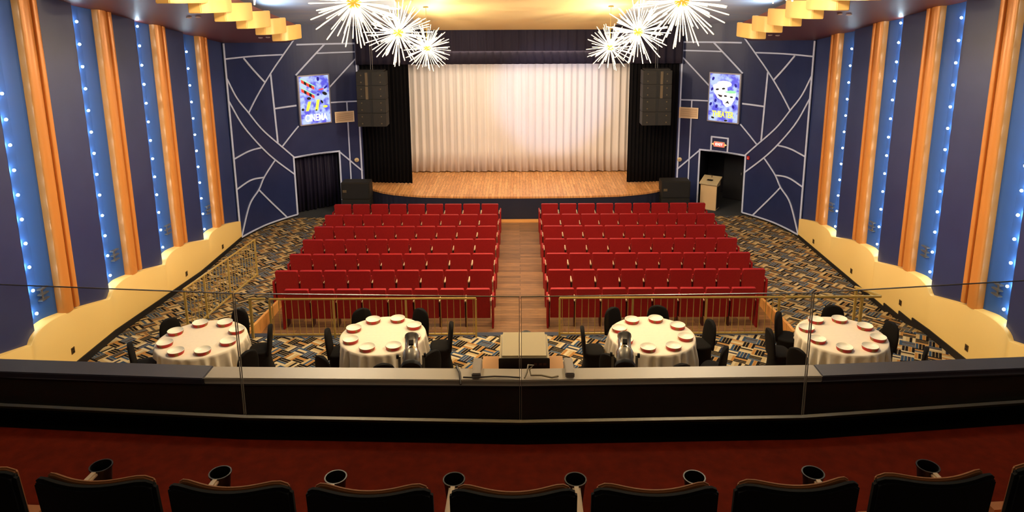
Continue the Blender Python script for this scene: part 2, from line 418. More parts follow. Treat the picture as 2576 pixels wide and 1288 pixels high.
    m.add(vs, [(4, 3, 2, 1, 0), (5, 6, 7, 8, 9)]+[(k, (k+1) % 5, (k+1) % 5+5, k+5) for k in range(5)])
    struct('ceiling_soffit_'+nm, m, SOFFIT, 'glossy dark red-brown soffit above the %s wall' % nm)
    yy = [13.62, 12.76, 11.98, 11.2, 10.42, 9.64, 8.8, 7.9, 6.9, 5.8]
    for k in range(len(yy)-1):
        y1, y0 = yy[k], yy[k+1]; zb = soff(y1)-.01; xi = 5.66+.0*k
        pts = [(sd*(xi+.34), y0-.12), (sd*(xi+.12), y0-.10), (sd*(xi+.03), y0-.03), (sd*xi, y0+.12), (sd*(xi-.01), (y0+y1)/2), (sd*xi, y1-.06), (sd*(xi+.05), y1), (sd*(xi+.34), y1)]
        o = deep(MB().prism(pts, 'z', zb, zb+.36)).build('trim_fascia', FASCIA, bevel=.012)
        o['kind'] = 'structure'; o['label'] = 'golden stepped fascia block along the %s soffit edge' % nm
    # blue cove tube lying on top of the soffit
    for yc in (7.6, 10.2, 12.8):
        light('cove_light', 'AREA', (sd*6.3, yc, soff(yc)+.34), 26, (.60, .79, 1), 2.6, (sd*4.6, yc+.3, soff(yc)+1.6), size_y=.12)
    for k, (yy_, xx_) in enumerate([(10.87, 6.85), (13.45, 6.68)]):
        for q in range(2):
            y = yy_-.05*q+(.0 if k else .0); x = sd*(xx_-.22*q)
            e = empty('soffit_downlight', (x, y, soff(y)-.012), 0, 'tiny pale %s fitting in the %s soffit, %s pair' % (('outer', 'inner')[q], nm, ('nearer', 'farther')[k]), 'downlight', 'small fittings in the brown soffits')
            e.rotation_euler = (-math.atan(SL/K), 0, 0)
            MB().lathe([(.055, 0), (.055, -.02), (.04, -.024), (.04, 0)], 16).build('trim_ring', mat('pale_ring', (220, 190, 170), .4), e)
            MB().lathe([(.039, -.012), (0, -.012)], 16).build('lens', mat('lens', (240, 210, 190), .2, emit=(255, 220, 190), es=.3), e)

# ------------------------------------------------------------------ decorated curved walls
ribs = {
 'border': [(.03, 5.7), (.03, .05)], 'a': [(.04, 5.27), (1.03, 5.25), (1.88, 5.22)], 'b': [(.66, 5.23), (1.28, 4.44)],
 'c': [(2.24, 5.66), (1.88, 5.2), (1.45, 4.66), (.68, 3.62)], 'd': [(1.47, 4.66), (1.53, 2.53)], 'e': [(1.52, 3.60), (2.18, 3.60)],
 'f': [(.04, 4.72), (.31, 4.15), (.68, 3.62), (1.11, 3.0), (1.65, 2.37), (2.0, 1.96)], 'g': [(.04, 4.08), (.44, 3.31), (1.01, 2.51), (1.41, 2.01), (1.98, 1.4)],
 'h': [(.04, 2.42), (.6, 2.5), (1.04, 2.49)], 'i': [(.04, 1.52), (.57, 1.62), (1.02, 1.56)],
 'j': [(1.41, 2.01), (1.02, 1.56), (.81, 1.24), (.44, .89), (.06, .08)], 'k': [(.81, 1.24), (1.65, .06)], 'l': [(1.98, 1.97), (1.98, .06)],
 'm': [(.03, .06), (1.98, .06)], 'n': [(1.96, 1.95), (3.42, 1.95)], 'o': [(3.40, 1.95), (3.40, .0)], 'p': [(3.39, 1.94), (4.1, 1.2)],
 'q': [(2.2, 2.94), (1.65, 2.37)], 'r': [(3.16, 5.5), (2.22, 4.55)], 's': [(2.85, 5.2), (4.08, 5.2)], 't': [(2.3, 5.5), (4.08, 5.47)],
 'u': [(4.06, 4.97), (3.2, 4.08)], 'v': [(4.08, 5.47), (4.08, 0.0)], 'w': [(3.2, 3.59), (4.06, 3.58)], 'x': [(3.72, 3.58), (3.72, 0.0)]}
def ribbon(m, pts, side, wd=.05, o0=.0, o1=.022):
    P = []
    if len(pts) == 2:
        n = max(2, int(math.dist(*pts)/.08)); P = [tuple(pts[0][j]+(pts[1][j]-pts[0][j])*k/n for j in (0, 1)) for k in range(n+1)]
    else: P = crom(pts, 8)
    L = []; 
    for i, p in enumerate(P):
        a = P[max(0, i-1)]; b = P[min(len(P)-1, i+1)]; d = (b[0]-a[0], b[1]-a[1]); l = math.hypot(*d); nx, nz = -d[1]/l*wd/2, d[0]/l*wd/2
        row = []
        for sg, off in ((-1, o0), (-1, o1), (1, o1), (1, o0)):
            x, y, _, _ = wpt(p[0]+sg*nx, side, off); row.append((x, y, p[1]+sg*nz))
        L.append(row)
    vs = [v for r in L for v in r]; fs = []
    for i in range(len(L)-1):
        for k in range(3): a = i*4+k; fs.append((a, a+1, a+5, a+4))
    n = len(L)*4; fs += [(0, 1, 2, 3), (n-4, n-1, n-2, n-3)]
    m.add(vs, fs)
D0, D1, DH = 2.0, 3.38, 1.93
for sd in (-1, 1):
    nm = 'left' if sd < 0 else 'right'
    ss = sorted(set([k*.1 for k in range(42)]+[D0, D1, 4.16])); m = MB()
    for s0, s1 in zip(ss, ss[1:]):
        zb = DH if (s0 >= D0-1e-6 and s1 <= D1+1e-6) else 0
        x0, y0, _, _ = wpt(s0, sd); x1, y1, _, _ = wpt(s1, sd)
        m.add([(x0, y0, zb), (x1, y1, zb), (x1, y1, 6.75), (x0, y0, 6.75)], [(0, 1, 2, 3)])
    struct('wall_front_'+nm, m, NAVY, 'curved navy wall with pale geometric trim lines on the %s of the stage' % nm)
    m = MB()
    for key, pts in ribs.items(): ribbon(m, pts, sd, .05 if key in 'border' or key in 'lmnotv' else .042)
    if sd > 0:
        ribbon(m, [(2.54, 1.96), (2.54, 2.42)], sd); ribbon(m, [(3.05, 1.96), (3.05, 2.42)], sd); ribbon(m, [(2.52, 2.42), (3.07, 2.42)], sd)
    struct('trim_lines_'+nm, m, TRIM, 'pale raised lines forming angular shapes on the curved %s wall' % nm)
    # base strip
    m = MB(); ribbon(m, [(.0, .02), (1.98, .02)], sd, .05, 0, .03); struct('baseboard_front_'+nm, m, BLACK, 'black skirting of the curved %s wall' % nm)
    # doorway recess
    x0, y0, tx, ty = wpt(D0, sd); x1, y1, _, _ = wpt(D1, sd); dx, dy = -sd*0+0, 0
    nx, ny = -(y1-y0), (x1-x0); l = math.hypot(nx, ny); nx /= l; ny /= l
    if ny < 0: nx, ny = -nx, -ny
    dp = 1.7; q = [(x0, y0), (x1, y1), (x1+nx*dp, y1+ny*dp), (x0+nx*dp, y0+ny*dp)]
    m = MB()
    for a, b in ((1, 2), (2, 3), (3, 0)):
        m.add([(*q[a], 0), (*q[b], 0), (*q[b], DH+.1), (*q[a], DH+.1)], [(0, 1, 2, 3)])
    m.add([(*p, DH+.02) for p in q], [(0, 1, 2, 3)])
    struct('wall_passage_'+nm, m, mat('passage_paint', (20, 20, 34), .7), 'dark passage beyond the %s doorway' % nm)
    if sd < 0:
        rows = []
        for z in (0.02, .9, DH-.02):
            r = []
            for k in range(61):
                u = k/60; f = .035*math.sin(u*PI*22)+.02*math.sin(u*41)
                r.append((x0+(x1-x0)*u+nx*(.3+f), y0+(y1-y0)*u+ny*(.3+f), z))
            rows.append(r)
        o = deep(MB().grid(rows)).build('doorway_curtain', mat('purple_drape', (20, 12, 42), .7), smooth=True, solid=.01)
        tag(o, 'dark purple curtain hanging inside the left doorway', 'curtain')
    else:
        # dark door leaf standing in the passage
        e = empty('door_1', (x0+(x1-x0)*.32+nx*1.2, y0+(y1-y0)*.32+ny*1.2, 0), math.atan2((y0-y1)*K, x0-x1)); e['kind'] = 'structure'; e['label'] = 'dark door leaf at the back of the right passage'
        MB().box(-.35, .35, -.02, .02, .01, 1.85).build('door_leaf', mat('dark_door', (24, 24, 30), .5), e)
        MB().box(.27, .31, -.06, -.02, .92, 1.0).build('door_handle', STEEL, e)

def wall_frame(name, s, z, side, label, cat, group=None, off=.0):
    x, y, tx, ty = wpt(s, side, off)
    a = math.atan2(ty*K, tx) if side < 0 else math.atan2(-ty*K, -tx)
    e = empty(name, (x, y, z), a, label, cat, group); e.scale = (math.hypot(tx, ty*K), 1, 1); return e
# local frame: x to the right as seen from the hall, -y into the room
def emis(name, col, es): return mat(name, col, .5, emit=col, es=es)
def flat(pts, e, name, m, y=-.128, th=.004):
    MB().prism([(p[0], p[1]) for p in pts], 'y', y, y-th).build(name, m, e)
for sd in (-1, 1):
    e = wall_frame('lightbox_poster', 2.70, 3.74, sd, ('backlit blue and white poster with red film strips on the left curved wall' if sd < 0 else 'backlit blue poster with two white stage masks on the right curved wall'), 'poster', 'backlit posters beside the stage', .02)
    W2, H2 = .48, .80
    MB().box(-W2, W2, -.12, .0, -H2, H2).build('frame_box', mat('poster_frame', (172, 168, 176), .35, .4), e, bevel=.01)
    pm = bpy.data.materials.new('poster_screen_%s' % ('left' if sd < 0 else 'right')); pm.use_nodes = True
    b = pm.node_tree.nodes['Principled BSDF']; tc = nd(pm, 'ShaderNodeTexCoord'); n = nd(pm, 'ShaderNodeTexNoise'); n.inputs['Scale'].default_value = 5.5; n.inputs['Detail'].default_value = 2
    r = nd(pm, 'ShaderNodeValToRGB'); r.color_ramp.elements[0].position = .4; r.color_ramp.elements[0].color = (*lin((58, 66, 226)), 1)
    r.color_ramp.elements[1].position = .6; r.color_ramp.elements[1].color = (*lin((190, 214, 255)), 1)
    lk(pm, tc.outputs['Object'], n.inputs[0]); lk(pm, n.outputs[0], r.inputs[0]); lk(pm, r.outputs[0], b.inputs['Emission Color'])
    b.inputs['Emission Strength'].default_value = .72; b.inputs['Base Color'].default_value = (.1, .1, .2, 1)
    MB().box(-W2+.04, W2-.04, -.124, -.12, -H2+.04, H2-.04).build('screen', pm, e)
    WHT, BLK = emis('poster_white', (250, 252, 250), .8), mat('poster_black', (8, 8, 26), .6)
    DBL, REDP, YEL, GRN = mat('poster_navy', (14, 10, 110), .5, emit=(20, 14, 150), es=.6), emis('poster_red', (226, 52, 40), .8), emis('poster_yellow', (232, 232, 70), .7), emis('poster_green', (130, 226, 150), .8)
    def blob(cx, cz, rx, rz, name, m, y=-.130, rot=0, n=14):
        flat([(cx+rx*math.cos(a)*math.cos(rot)-rz*math.sin(a)*math.sin(rot), cz+rx*math.cos(a)*math.sin(rot)+rz*math.sin(a)*math.cos(rot)) for a in [2*PI*k/n for k in range(n)]], e, name, m, y)
    if sd < 0:
        for (x, z) in ((-.38, .62), (-.39, .34)):
            for k in range(5):
                cx, cz = x+k*.075, z-k*.05
                flat([(cx, cz-.05), (cx+.075, cz-.10), (cx+.075, cz), (cx, cz+.05)], e, 'film_frame', REDP if k % 2 == 0 else BLK)
            flat([(x-.02, z+.07), (x+.40, z-.21), (x+.40, z-.18), (x-.02, z+.10)], e, 'film_edge', GRN)
        blob(.12, .66, .04, .07, 'dark_spot', DBL); blob(.30, .18, .08, .05, 'clapper', BLK, rot=-.6); blob(.10, .16, .04, .04, 'dark_spot', DBL)
        blob(-.18, .06, .06, .045, 'dark_spot', BLK); blob(.34, .38, .07, .03, 'dark_spot', DBL, rot=.7); blob(.2, .32, .09, .02, 'red_stroke', REDP, rot=.2)
        for k, (a, b2, hh) in enumerate(((-.30, -.18, .2), (-.02, .08, .24))):
            flat([(a, -.34), (a+.09, -.34), (b2+.06, hh-.24), (b2-.03, hh-.24)], e, 'yellow_stripe', YEL, -.13)
        blob(.3, -.24, .07, .04, 'yellow_spot', YEL); blob(.2, -.08, .03, .06, 'dark_spot', BLK, rot=.5); blob(.02, -.33, .03, .03, 'dark_spot', BLK); blob(-.38, -.28, .04, .04, 'dark_spot', BLK)
        t = text_mesh('lettering', 'CINEMA', .25, WHT, e); t.location = (0, -.132, -.58); t.scale = (.72, 1, 1.25)
    else:
        def mask(cx, cz, sc, rot, happy):
            M_ = lambda x, z: (cx+sc*(x*math.cos(rot)-z*math.sin(rot)), cz+sc*(x*math.sin(rot)+z*math.cos(rot)))
            y0 = -.130 if happy else -.136
            flat([M_(*p) for p in [(-.2, .22), (-.1, .25), (.1, .25), (.2, .22), (.19, .0), (.12, -.18), (0, -.27), (-.12, -.18), (-.19, 0)]], e, 'mask_face', WHT, y0)
            y1 = y0-.005
            for k in (-1, 1): flat([M_(k*.09+.05*math.cos(a), .08+.028*math.sin(a)) for a in [2*PI*q/10 for q in range(10)]], e, 'mask_eye', BLK, y1)
            if happy: flat([M_(*p) for p in [(-.11, -.06), (0, -.11), (.11, -.06), (.06, -.15), (0, -.17), (-.06, -.15)]], e, 'mask_mouth', mat('mask_mouth', (60, 40, 50), .6), y1)
            else: flat([M_(*p) for p in [(-.07, -.16), (0, -.05), (.07, -.16), (0, -.13)]], e, 'mask_mouth', BLK, y1)
        blob(0, .45, .22, .10, 'white_cloud', WHT, -.127)
        mask(-.09, .20, 1.05, .18, True); mask(.14, -.02, 1.0, -.12, False)
        flat([(.02, .2), (.2, .26), (.36, .24), (.34, .17), (.18, .16)], e, 'green_brow', GRN, -.145)
        for x, z in ((-.34, .6), (.34, .42), (-.36, .26), (.40, .02), (-.24, -.1), (-.20, -.28), (.30, -.26), (-.38, -.22)): blob(x, z, .035, .06, 'dark_spot', DBL, rot=x)
        for x, z in ((-.3, -.66), (.1, -.72)): blob(x, z, .05, .03, 'dark_spot', BLK, rot=x)
        t = text_mesh('lettering', 'THEATER', .22, YEL, e); t.location = (0, -.134, -.54); t.scale = (.70, 1, 1.25)
    # vent grille, round device
    e = wall_frame('vent_grille', 3.62 if sd < 0 else 3.80, 3.09 if sd < 0 else 3.16, sd, 'beige slatted vent grille on the %s curved wall between poster and stage' % nm if 0 else 'beige slatted vent grille beside the %s poster' % ('left' if sd < 0 else 'right'), 'vent', 'vent grilles beside the stage', .025)
    f = MB()
    for a in ((-.3, .3, -.18, -.15), (-.3, .3, .15, .18), (-.3, -.27, -.15, .15), (.27, .3, -.15, .15)): f.box(a[0], a[1], -.04, 0, a[2], a[3])
    VM = mat('vent_beige', (252, 224, 186), .5)
    f.build('frame', VM, e); MB().box(-.27, .27, -.012, -.002, -.15, .15).build('backing', mat('vent_back', (190, 150, 108), .6), e)
    f = MB()
    for k in range(9): f.box(-.27, .27, -.034, -.014, -.14+k*.033, -.126+k*.033)
    f.build('slats', VM, e)
    e = wall_frame('round_wall_device', 3.93 if sd < 0 else 4.02, 1.60 if sd < 0 else 1.56, sd, 'small round beige device on the wall beside the %s edge of the stage' % ('left' if sd < 0 else 'right'), 'alarm device', None, .024)
    q = MB().lathe([(.075, 0), (.075, .02), (.055, .04), (.0, .045)], 20).build('dome', BEIGE, e, smooth=True); q.rotation_euler = (PI/2, 0, 0)
    q = MB().lathe([(.028, .04), (.028, .055), (0, .058)], 14).build('button', mat('btn', (170, 150, 120), .4), e); q.rotation_euler = (PI/2, 0, 0)
# exit sign, fire alarm
e = wall_frame('exit_sign', 2.79, 2.20, 1, 'glowing red exit sign with side arrows above the right doorway', 'exit sign', None, .03)
MB().box(-.17, .17, -.05, 0, -.09, .09).build('housing', BEIGE, e, bevel=.01)
MB().box(-.15, .15, -.055, -.05, -.075, .075).build('lit_face', mat('exit_red', (230, 90, 80), .4, emit=(255, 96, 90), es=.85), e)
t = text_mesh('lettering', 'EXIT', .11, emis('exit_letters', (255, 214, 200), 1.2), e); t.location = (0, -.059, 0); t.scale = (1, 1, 1)
for k in (-1, 1): flat([(k*.17, .04), (k*.235, 0), (k*.17, -.04)], e, 'arrow', mat('exit_arrow', (236, 190, 120), .4, emit=(255, 190, 120), es=.6), -.03, .02)
e = wall_frame('fire_alarm', 1.88, 1.90, 1, 'small red fire alarm beside the right doorway', 'fire alarm', None, .0)
MB().box(-.035, .035, -.05, 0, -.055, .055).build('housing', mat('alarm_red', (214, 40, 30), .35), e, bevel=.008)
MB().box(-.02, .02, -.058, -.05, -.012, .004).build('pull_bar', mat('alarm_white', (240, 220, 210), .4), e)

# ------------------------------------------------------------------ ceiling
def slab(x0, x1, y0, y1, th=.1, dz=0):
    vs = [(x, y, ceil(y)+dz+t) for t in (0, th) for x, y in ((x0, y0), (x1, y0), (x1, y1), (x0, y1))]
    return MB().add(vs, [(3, 2, 1, 0), (4, 5, 6, 7), (0, 1, 5, 4), (1, 2, 6, 5), (2, 3, 7, 6), (3, 0, 4, 7)])
struct('ceiling', slab(-8.7, 8.7, 1.0, 17.3), CEILB, 'grey-blue painted ceiling sloping up from the stage')
G = []
for k in range(25):
    y = 16.72-k*.42; drop = .06+.10*math.exp(-((16.72-y)/.9))
    G.append([(x, y, ceil(y)-drop) for x in (-3.15, -3.1, 0, 3.0, 3.05)])
    G[-1][0] = (-3.15, y, ceil(y)); G[-1][-1] = (3.05, y, ceil(y))
struct('ceiling_centre', MB().grid(G), CEILG, 'warm golden centre panel of the ceiling', smooth=True)

# ------------------------------------------------------------------ stage
fr = [(-5.3, 16.7), (-4.79, 16.36), (-4.45, 16.15), (-4.07, 16.0), (-3.6, 15.88), (-3.13, 15.79), (-2.2, 15.72), (-1.3, 15.69), (0, 15.68)]
fr = fr+[(-x, y) for x, y in reversed(fr[:-1])]
m = MB(); m.prism(fr+[(5.6, 19.3), (-5.6, 19.3)], 'z', .70, .76)
struct('stage_floor', m, STAGEW, 'orange wooden stage floor with a curved front edge')
m = MB(); rows = [[], [], []]
for i in range(121):
    u = i/120*(len(fr)-1); k = min(int(u), len(fr)-2); t = u-k; x = fr[k][0]+(fr[k+1][0]-fr[k][0])*t; y = fr[k][1]+(fr[k+1][1]-fr[k][1])*t
    f = .012*math.sin(i*2.1)
    for j, z in enumerate((0.0, .35, .72)): rows[j].append((x, y-.02+.03+f*(1-z), z))
m.grid(rows); struct('stage_skirt', m, mat('skirt_navy', (20, 22, 44), .7), 'dark navy front face of the stage', smooth=True)
struct('wall_backstage', MB().box(-6.5, 6.5, 19.3, 19.4, 0, 6.6), BLACK, 'black back wall behind the curtain')
def drape(name, xs, yc, z0, z1, nf, amp, m, label, cat, zdip=None, seed=0, group=None, slant=0):
    rnd = random.Random(seed); x0, x1 = xs; n = nf*8; rows = []; ph = [rnd.uniform(-.6, .6) for _ in range(nf+2)]; am = [rnd.uniform(.55, 1.25) for _ in range(nf+2)]
    for j in range(7):
        v = j/6; r = []
        for i in range(n+1):
            u = i/n; fq = u*nf; k = int(fq); a = am[k]*(1-(fq-k))+am[k+1]*(fq-k); p = ph[k]*(1-(fq-k))+ph[k+1]*(fq-k)
            d = amp*a*(.75+.25*v)*math.sin(2*PI*fq+p)+amp*.35*math.sin(4*PI*fq+p*2)
            zb = z0+(zdip(u) if zdip else 0)
            r.append((x0+(x1-x0)*u+slant*v*(1-abs(2*u-1)), yc(u)+d/K, z1+(zb-z1)*v))
        rows.append(r)
    o = deep(MB().grid(rows)).build(name, m, smooth=True, solid=.008)
    return tag(o, label, cat, group)
drape('stage_curtain', (-4.4, 4.3), lambda u: 18.05, .79, 5.4, 35, .046, CURT, 'cream pleated main curtain closing the back of the stage', 'curtain', zdip=lambda u: .012*math.sin(u*70), seed=3)
drape('side_drape', (-5.28, -3.62), lambda u: 16.98-.12*u, .79, 5.9, 13, .04, DRAPE, 'black side drape hanging at the left of the stage', 'curtain', seed=4, group='black side drapes')
drape('side_drape', (3.62, 5.28), lambda u: 16.86+.12*u, .79, 5.9, 13, .04, DRAPE, 'black side drape hanging at the right of the stage', 'curtain', seed=5, group='black side drapes')
drape('valance', (-5.3, 5.3), lambda u: 16.76, 4.80, 6.03, 40, .03, VALM, 'dark purple-black valance across the top of the stage opening', 'valance', seed=6)

# speakers
def line_array(x, y, zt, sd):
    nm = 'left' if sd < 0 else 'right'
    e = empty('line_array_speaker', (x, y, zt-1.72), 0, 'black hanging line array loudspeaker on the %s of the stage' % nm, 'loudspeaker', 'hanging line arrays')
    for k in range(4):
        z = 1.29-k*.43; dx = .0; dy = -.02*k
        c = MB().box(-.45, .45, -.25+dy, .25+dy, z+.003, z+.427).build('cabinet', SPKR, e, bevel=.006)
        MB().box(-.04, .04, -.262+dy, -.25+dy, z+.02, z+.405).build('centre_slot', SPKG, c)
        for q in (-1, 1):
            for zz in (.10, .32): MB().box(q*.30-.018, q*.30+.018, -.262+dy, -.25+dy, z+zz-.018, z+zz+.018).build('bolt', SPKL, c)
        if k < 2: MB().box(-.17 if sd < 0 else .09, -.09 if sd < 0 else .17, -.266+dy, -.25+dy, z+.0, z+.40).build('horn', SPKL, c)
    MB().box(-.40, .40, -.2, .2, 1.72, 1.76).build('rigging_frame', SPKR, e)
    for q in (-.03, .03): MB().tube([(q, 0, 1.76), (q, 0, ceil(y)-(zt-1.72)+.0)], .007, 6).build('cable', STEEL, e)
line_array(-4.62, 16.15, 4.68, -1); line_array(4.30, 16.15, 4.68, 1)
for sd in (-1, 1):
    nm = 'left' if sd < 0 else 'right'; xc = -5.28 if sd < 0 else 5.02
    for k in range(2):
        e = empty('subwoofer', (xc, 16.15, k*.57), 0, 'bulky black subwoofer at the %s stage corner, %s one of the stack' % (nm, ('lower', 'upper')[k]), 'loudspeaker', 'subwoofers beside the stage')
        MB().box(-.46, .46, -.25, .25, 0.0, .565).build('cabinet', SPKR, e, bevel=.02)
        MB().box(-.42, .42, -.262, -.25, .04, .52).build('grille', SPKG, e)
        MB().box(-.40, -.28, -.272, -.262, .24, .32).build('handle', SPKL, e)

# lectern in the right doorway
e = empty('lectern', (6.33, 16.52, 0), math.radians(-32), 'cream lectern with a slanted top standing in the right doorway', 'lectern')
LM = mat('lectern_cream', (222, 188, 140), .5)
MB().prism([(-.2, 0), (.2, 0), (.2, .95), (-.2, .86)], 'x', -.27, .27).build('body', LM, e, bevel=.008)
MB().add([(x, y, z) for x, y, z in [(-.3, -.26, .87), (.3, -.26, .87), (.3, .26, 1.03), (-.3, .26, 1.03), (-.3, -.26, .91), (.3, -.26, .91), (.3, .26, 1.07), (-.3, .26, 1.07)]], [(3, 2, 1, 0), (4, 5, 6, 7), (0, 1, 5, 4), (1, 2, 6, 5), (2, 3, 7, 6), (3, 0, 4, 7)]).build('slanted_top', mat('lectern_top', (196, 176, 136), .5), e)
MB().box(.271, .275, -.17, .17, .05, .8).build('side_panel', mat('lectern_side', (40, 36, 34), .6), e)
MB().tube([(0, .1, 1.04), (0, .12, 1.12), (-.05, .02, 1.17)], .01, 8).build('microphone', BLACK, e)
MB().box(-.1, .08, -.12, .06, .985, .995).build('control_panel', BLACK, e)

# ------------------------------------------------------------------ red seats
def rounded(pts, r, n=4):
    out = []
    for i, p in enumerate(pts):
        a = Vector(pts[i-1]); b = Vector(p); c = Vector(pts[(i+1) % len(pts)]); rr = r[i]
        if rr <= 0: out.append(tuple(b)); continue
        p0 = b+(a-b).normalized()*rr; p1 = b+(c-b).normalized()*rr
        for k in range(n+1):
            t = k/n; out.append(tuple(p0*(1-t)**2+b*2*t*(1-t)+p1*t*t))
    return out
def seat_proto():
    e = empty('theatre_seat', (0, 0, 0), 0, 'x', 'seat', 'red theatre seats on the main floor')
    o = rounded([(-.252, .22), (-.253, .52), (-.238, .64), (-.251, .90), (.251, .90), (.238, .64), (.253, .52), (.252, .22)], [0, .05, .08, .035, .035, .08, .05, 0])
    m = MB(); m.prism(o, 'y', -.045, .045)
    m.v = [(x, y-.10*(z-.22)+(.03 if z > .6 else 0)*0+(x/.27)**2*.02, z) for x, y, z in m.v]
    m.build('backrest', SEATR, e, bevel=.018)
    MB().box(-.235, .235, .10, .20, .36, .72).build('seat_cushion', SEATR, e, bevel=.03)
    MB().box(-.293, -.257, -.02, .32, .575, .605).build('armrest', BEIGE, e, bevel=.008)
    MB().box(-.29, -.26, .0, .22, 0, .575).build('standard', mat('seat_standard', (66, 16, 14), .5), e)
    return e
sp = seat_proto(); scan(sp); first = True
ordw = ['first', 'second', 'third', 'fourth', 'fifth', 'sixth', 'seventh', 'eighth', 'ninth']
endm = MB().box(-.02, .02, -.09, .34, .0, .66)
end_proto = None
for r in range(7):
    y = 14.80-.762*r; n = 9 if r < 6 else 8
    for sd in (-1, 1):
        for k in range(n):
            x = sd*(.89+.5485*k)
            lab = 'red seat, %s block, %s row from the stage, %s from centre aisle' % ('left' if sd < 0 else 'right', ordw[r], ordw[k])
            o = place(sp, first, (x, y, 0), 0, lab); first = False
            if (sd > 0 and k == n-1) or (sd < 0 and k == 0):
                c = MB().box(.257, .293, -.02, .32, .575, .605).build('armrest', BEIGE, o, bevel=.008)
            if k in (0, n-1):
                q = -sd if k == 0 else sd
                if end_proto is None: end_proto = endm.build('end_panel', SEATR, o, bevel=.01); ep = end_proto
                else: ep = end_proto.copy(); C.objects.link(ep); ep.parent = o
                ep.location = (q*.305, 0, 0)

# ------------------------------------------------------------------ brass rails
def railing(name, pts, zf, h, posts, nb, label, low=True):
    """pts: start and end (x, y) ; zf(t) floor height"""
    (x0, y0), (x1, y1) = pts
    e = empty(name, (x0, y0, zf(0)), 0, label, 'railing', 'brass railings of the terrace')
    def L(t, z): return ((x1-x0)*t, (y1-y0)*t*K, zf(t)-zf(0)+z)
    MB().obox(L(0, h), L(1, h), .042, .036).build('top_rail', BRASS, e, bevel=.01)
    if low: MB().obox(L(0, .07), L(1, .07), .035, .03).build('bottom_rail', BRASS, e)
    for p in posts:
        a = L(p, 0); b = L(p, h-.02); MB().obox(a, b, .038, .038, (0, 1, 0)).build('post', BRASS, e)
    L0 = math.dist(*pts); d0 = None
    for k in range(nb):
        t = (k+.5)/nb
        if any(abs(t-p)*L0 < .05 for p in posts): continue
        a = Vector(L(t, .08))
        if d0 is None: d0 = d = MB().box(-.006, .006, -.006, .006, 0, h-.11).build('baluster', BRASS, e)
        else: d = d0.copy(); C.objects.link(d); d.parent = e
        d.location = a
    return e
railing('brass_railing', [(-4.98, 9.52), (-.87, 9.52)], lambda t: .26, .83, [.003, .31, .66, .997], 32, 'brass railing with thin balusters behind the left red seat block')
r = railing('brass_railing', [(.77, 9.52), (5.2, 9.52)], lambda t: .26, .83, [.003, .33, .66, .985], 34, 'brass railing with thin balusters behind the right red seat block')
e = empty('ramp_handrail', (5.25, 9.52, .26), 0, 'plain brass handrail reaching from the right railing to the side wall steps', 'railing', 'brass railings of the terrace')
MB().obox((0, 0, .83), (1.9, 0, .83), .05, .045).build('top_rail', BRASS, e, bevel=.01)
MB().obox((1.9, 0, .83), (1.6, .5, .83), .05, .045).build('return_rail', BRASS, e, bevel=.01)
MB().obox((1.6, .42, -.06), (1.6, .42, .81), .045, .045, (0, 1, 0)).build('post', BRASS, e)
MB().obox((1.52, 0, 0), (1.52, 0, .81), .05, .05, (0, 1, 0)).build('post', BRASS, e)
railing('ramp_railing', [(-6.72, 9.62), (-6.68, 12.35)], lambda t: .26-.26*t, .98, [.01, .24, .56, .99], 24, 'brass railing running down the left carpeted ramp')
e = empty('ramp_gate_post', (-5.35, 9.52, .26), 0, 'single brass post at the head of the left ramp', 'post')
MB().obox((0, 0, 0), (0, 0, .83), .045, .045, (0, 1, 0)).build('post', BRASS, e); MB().obox((-.04, 0, .84), (.3, 0, .84), .04, .03).build('top_rail', BRASS, e)

# ------------------------------------------------------------------ banquet tables, cloths, plates, chairs
TZ = .26
tabs = [((-5.66, 8.437), 'far left table'), ((-2.46, 8.523), 'table left of projector'), ((2.35, 8.487), 'table right of projector'), ((5.72, 8.459), 'far right table')]
def table_proto():
    e = empty('banquet_table', (0, 0, 0), 0, 'x', 'table', 'round banquet tables')
    MB().lathe([(0, .715), (.74, .715), (.75, .735), (.74, .748), (0, .748)], 40).build('tabletop', WOODL, e)
    for k in range(4):
        a = PI/4+k*PI/2; MB().tube([(.5*math.cos(a), .5*math.sin(a), 0), (.45*math.cos(a), .45*math.sin(a), .714)], .016, 8).build('leg', STEEL, e)
    return e
def cloth_mb(seed, tx, ty):
    rnd = random.Random(seed); m = MB(); n = 240; rows = []; ph = rnd.uniform(0, 6)
    for r, z in ((.0005, .752), (.02, .752), (.4, .752), (.70, .752), (.745, .750), (.762, .738), (.766, .70), (.772, .6), (.78, .45), (.79, .3), (.80, .16)):
        row = []; f = max(0, min(1, (.735-z)/.25))
        for k in range(n+1):
            a = 2*PI*k/n; rr = r
            for ox, oy in chairs[seed]:
                rf = math.hypot(ox, oy)-.205; da = abs((a-math.atan2(oy, ox)+PI) % (2*PI)-PI)
                if z < .62 and da < .46: rr = min(rr, max(rf, .5)+max(0, da-.38)*2.5+max(0, z-.5)*1.2)
            d = f*(.038*math.sin(a*26+ph)+.020*math.sin(a*37+2*ph)+.015*math.sin(a*9))
            if rr < r: d *= .2
            row.append(((rr+d)*math.cos(a), (rr+d)*math.sin(a), z+(f*.02*math.sin(a*4+.5))))
        rows.append(row)
    return m.grid(rows)
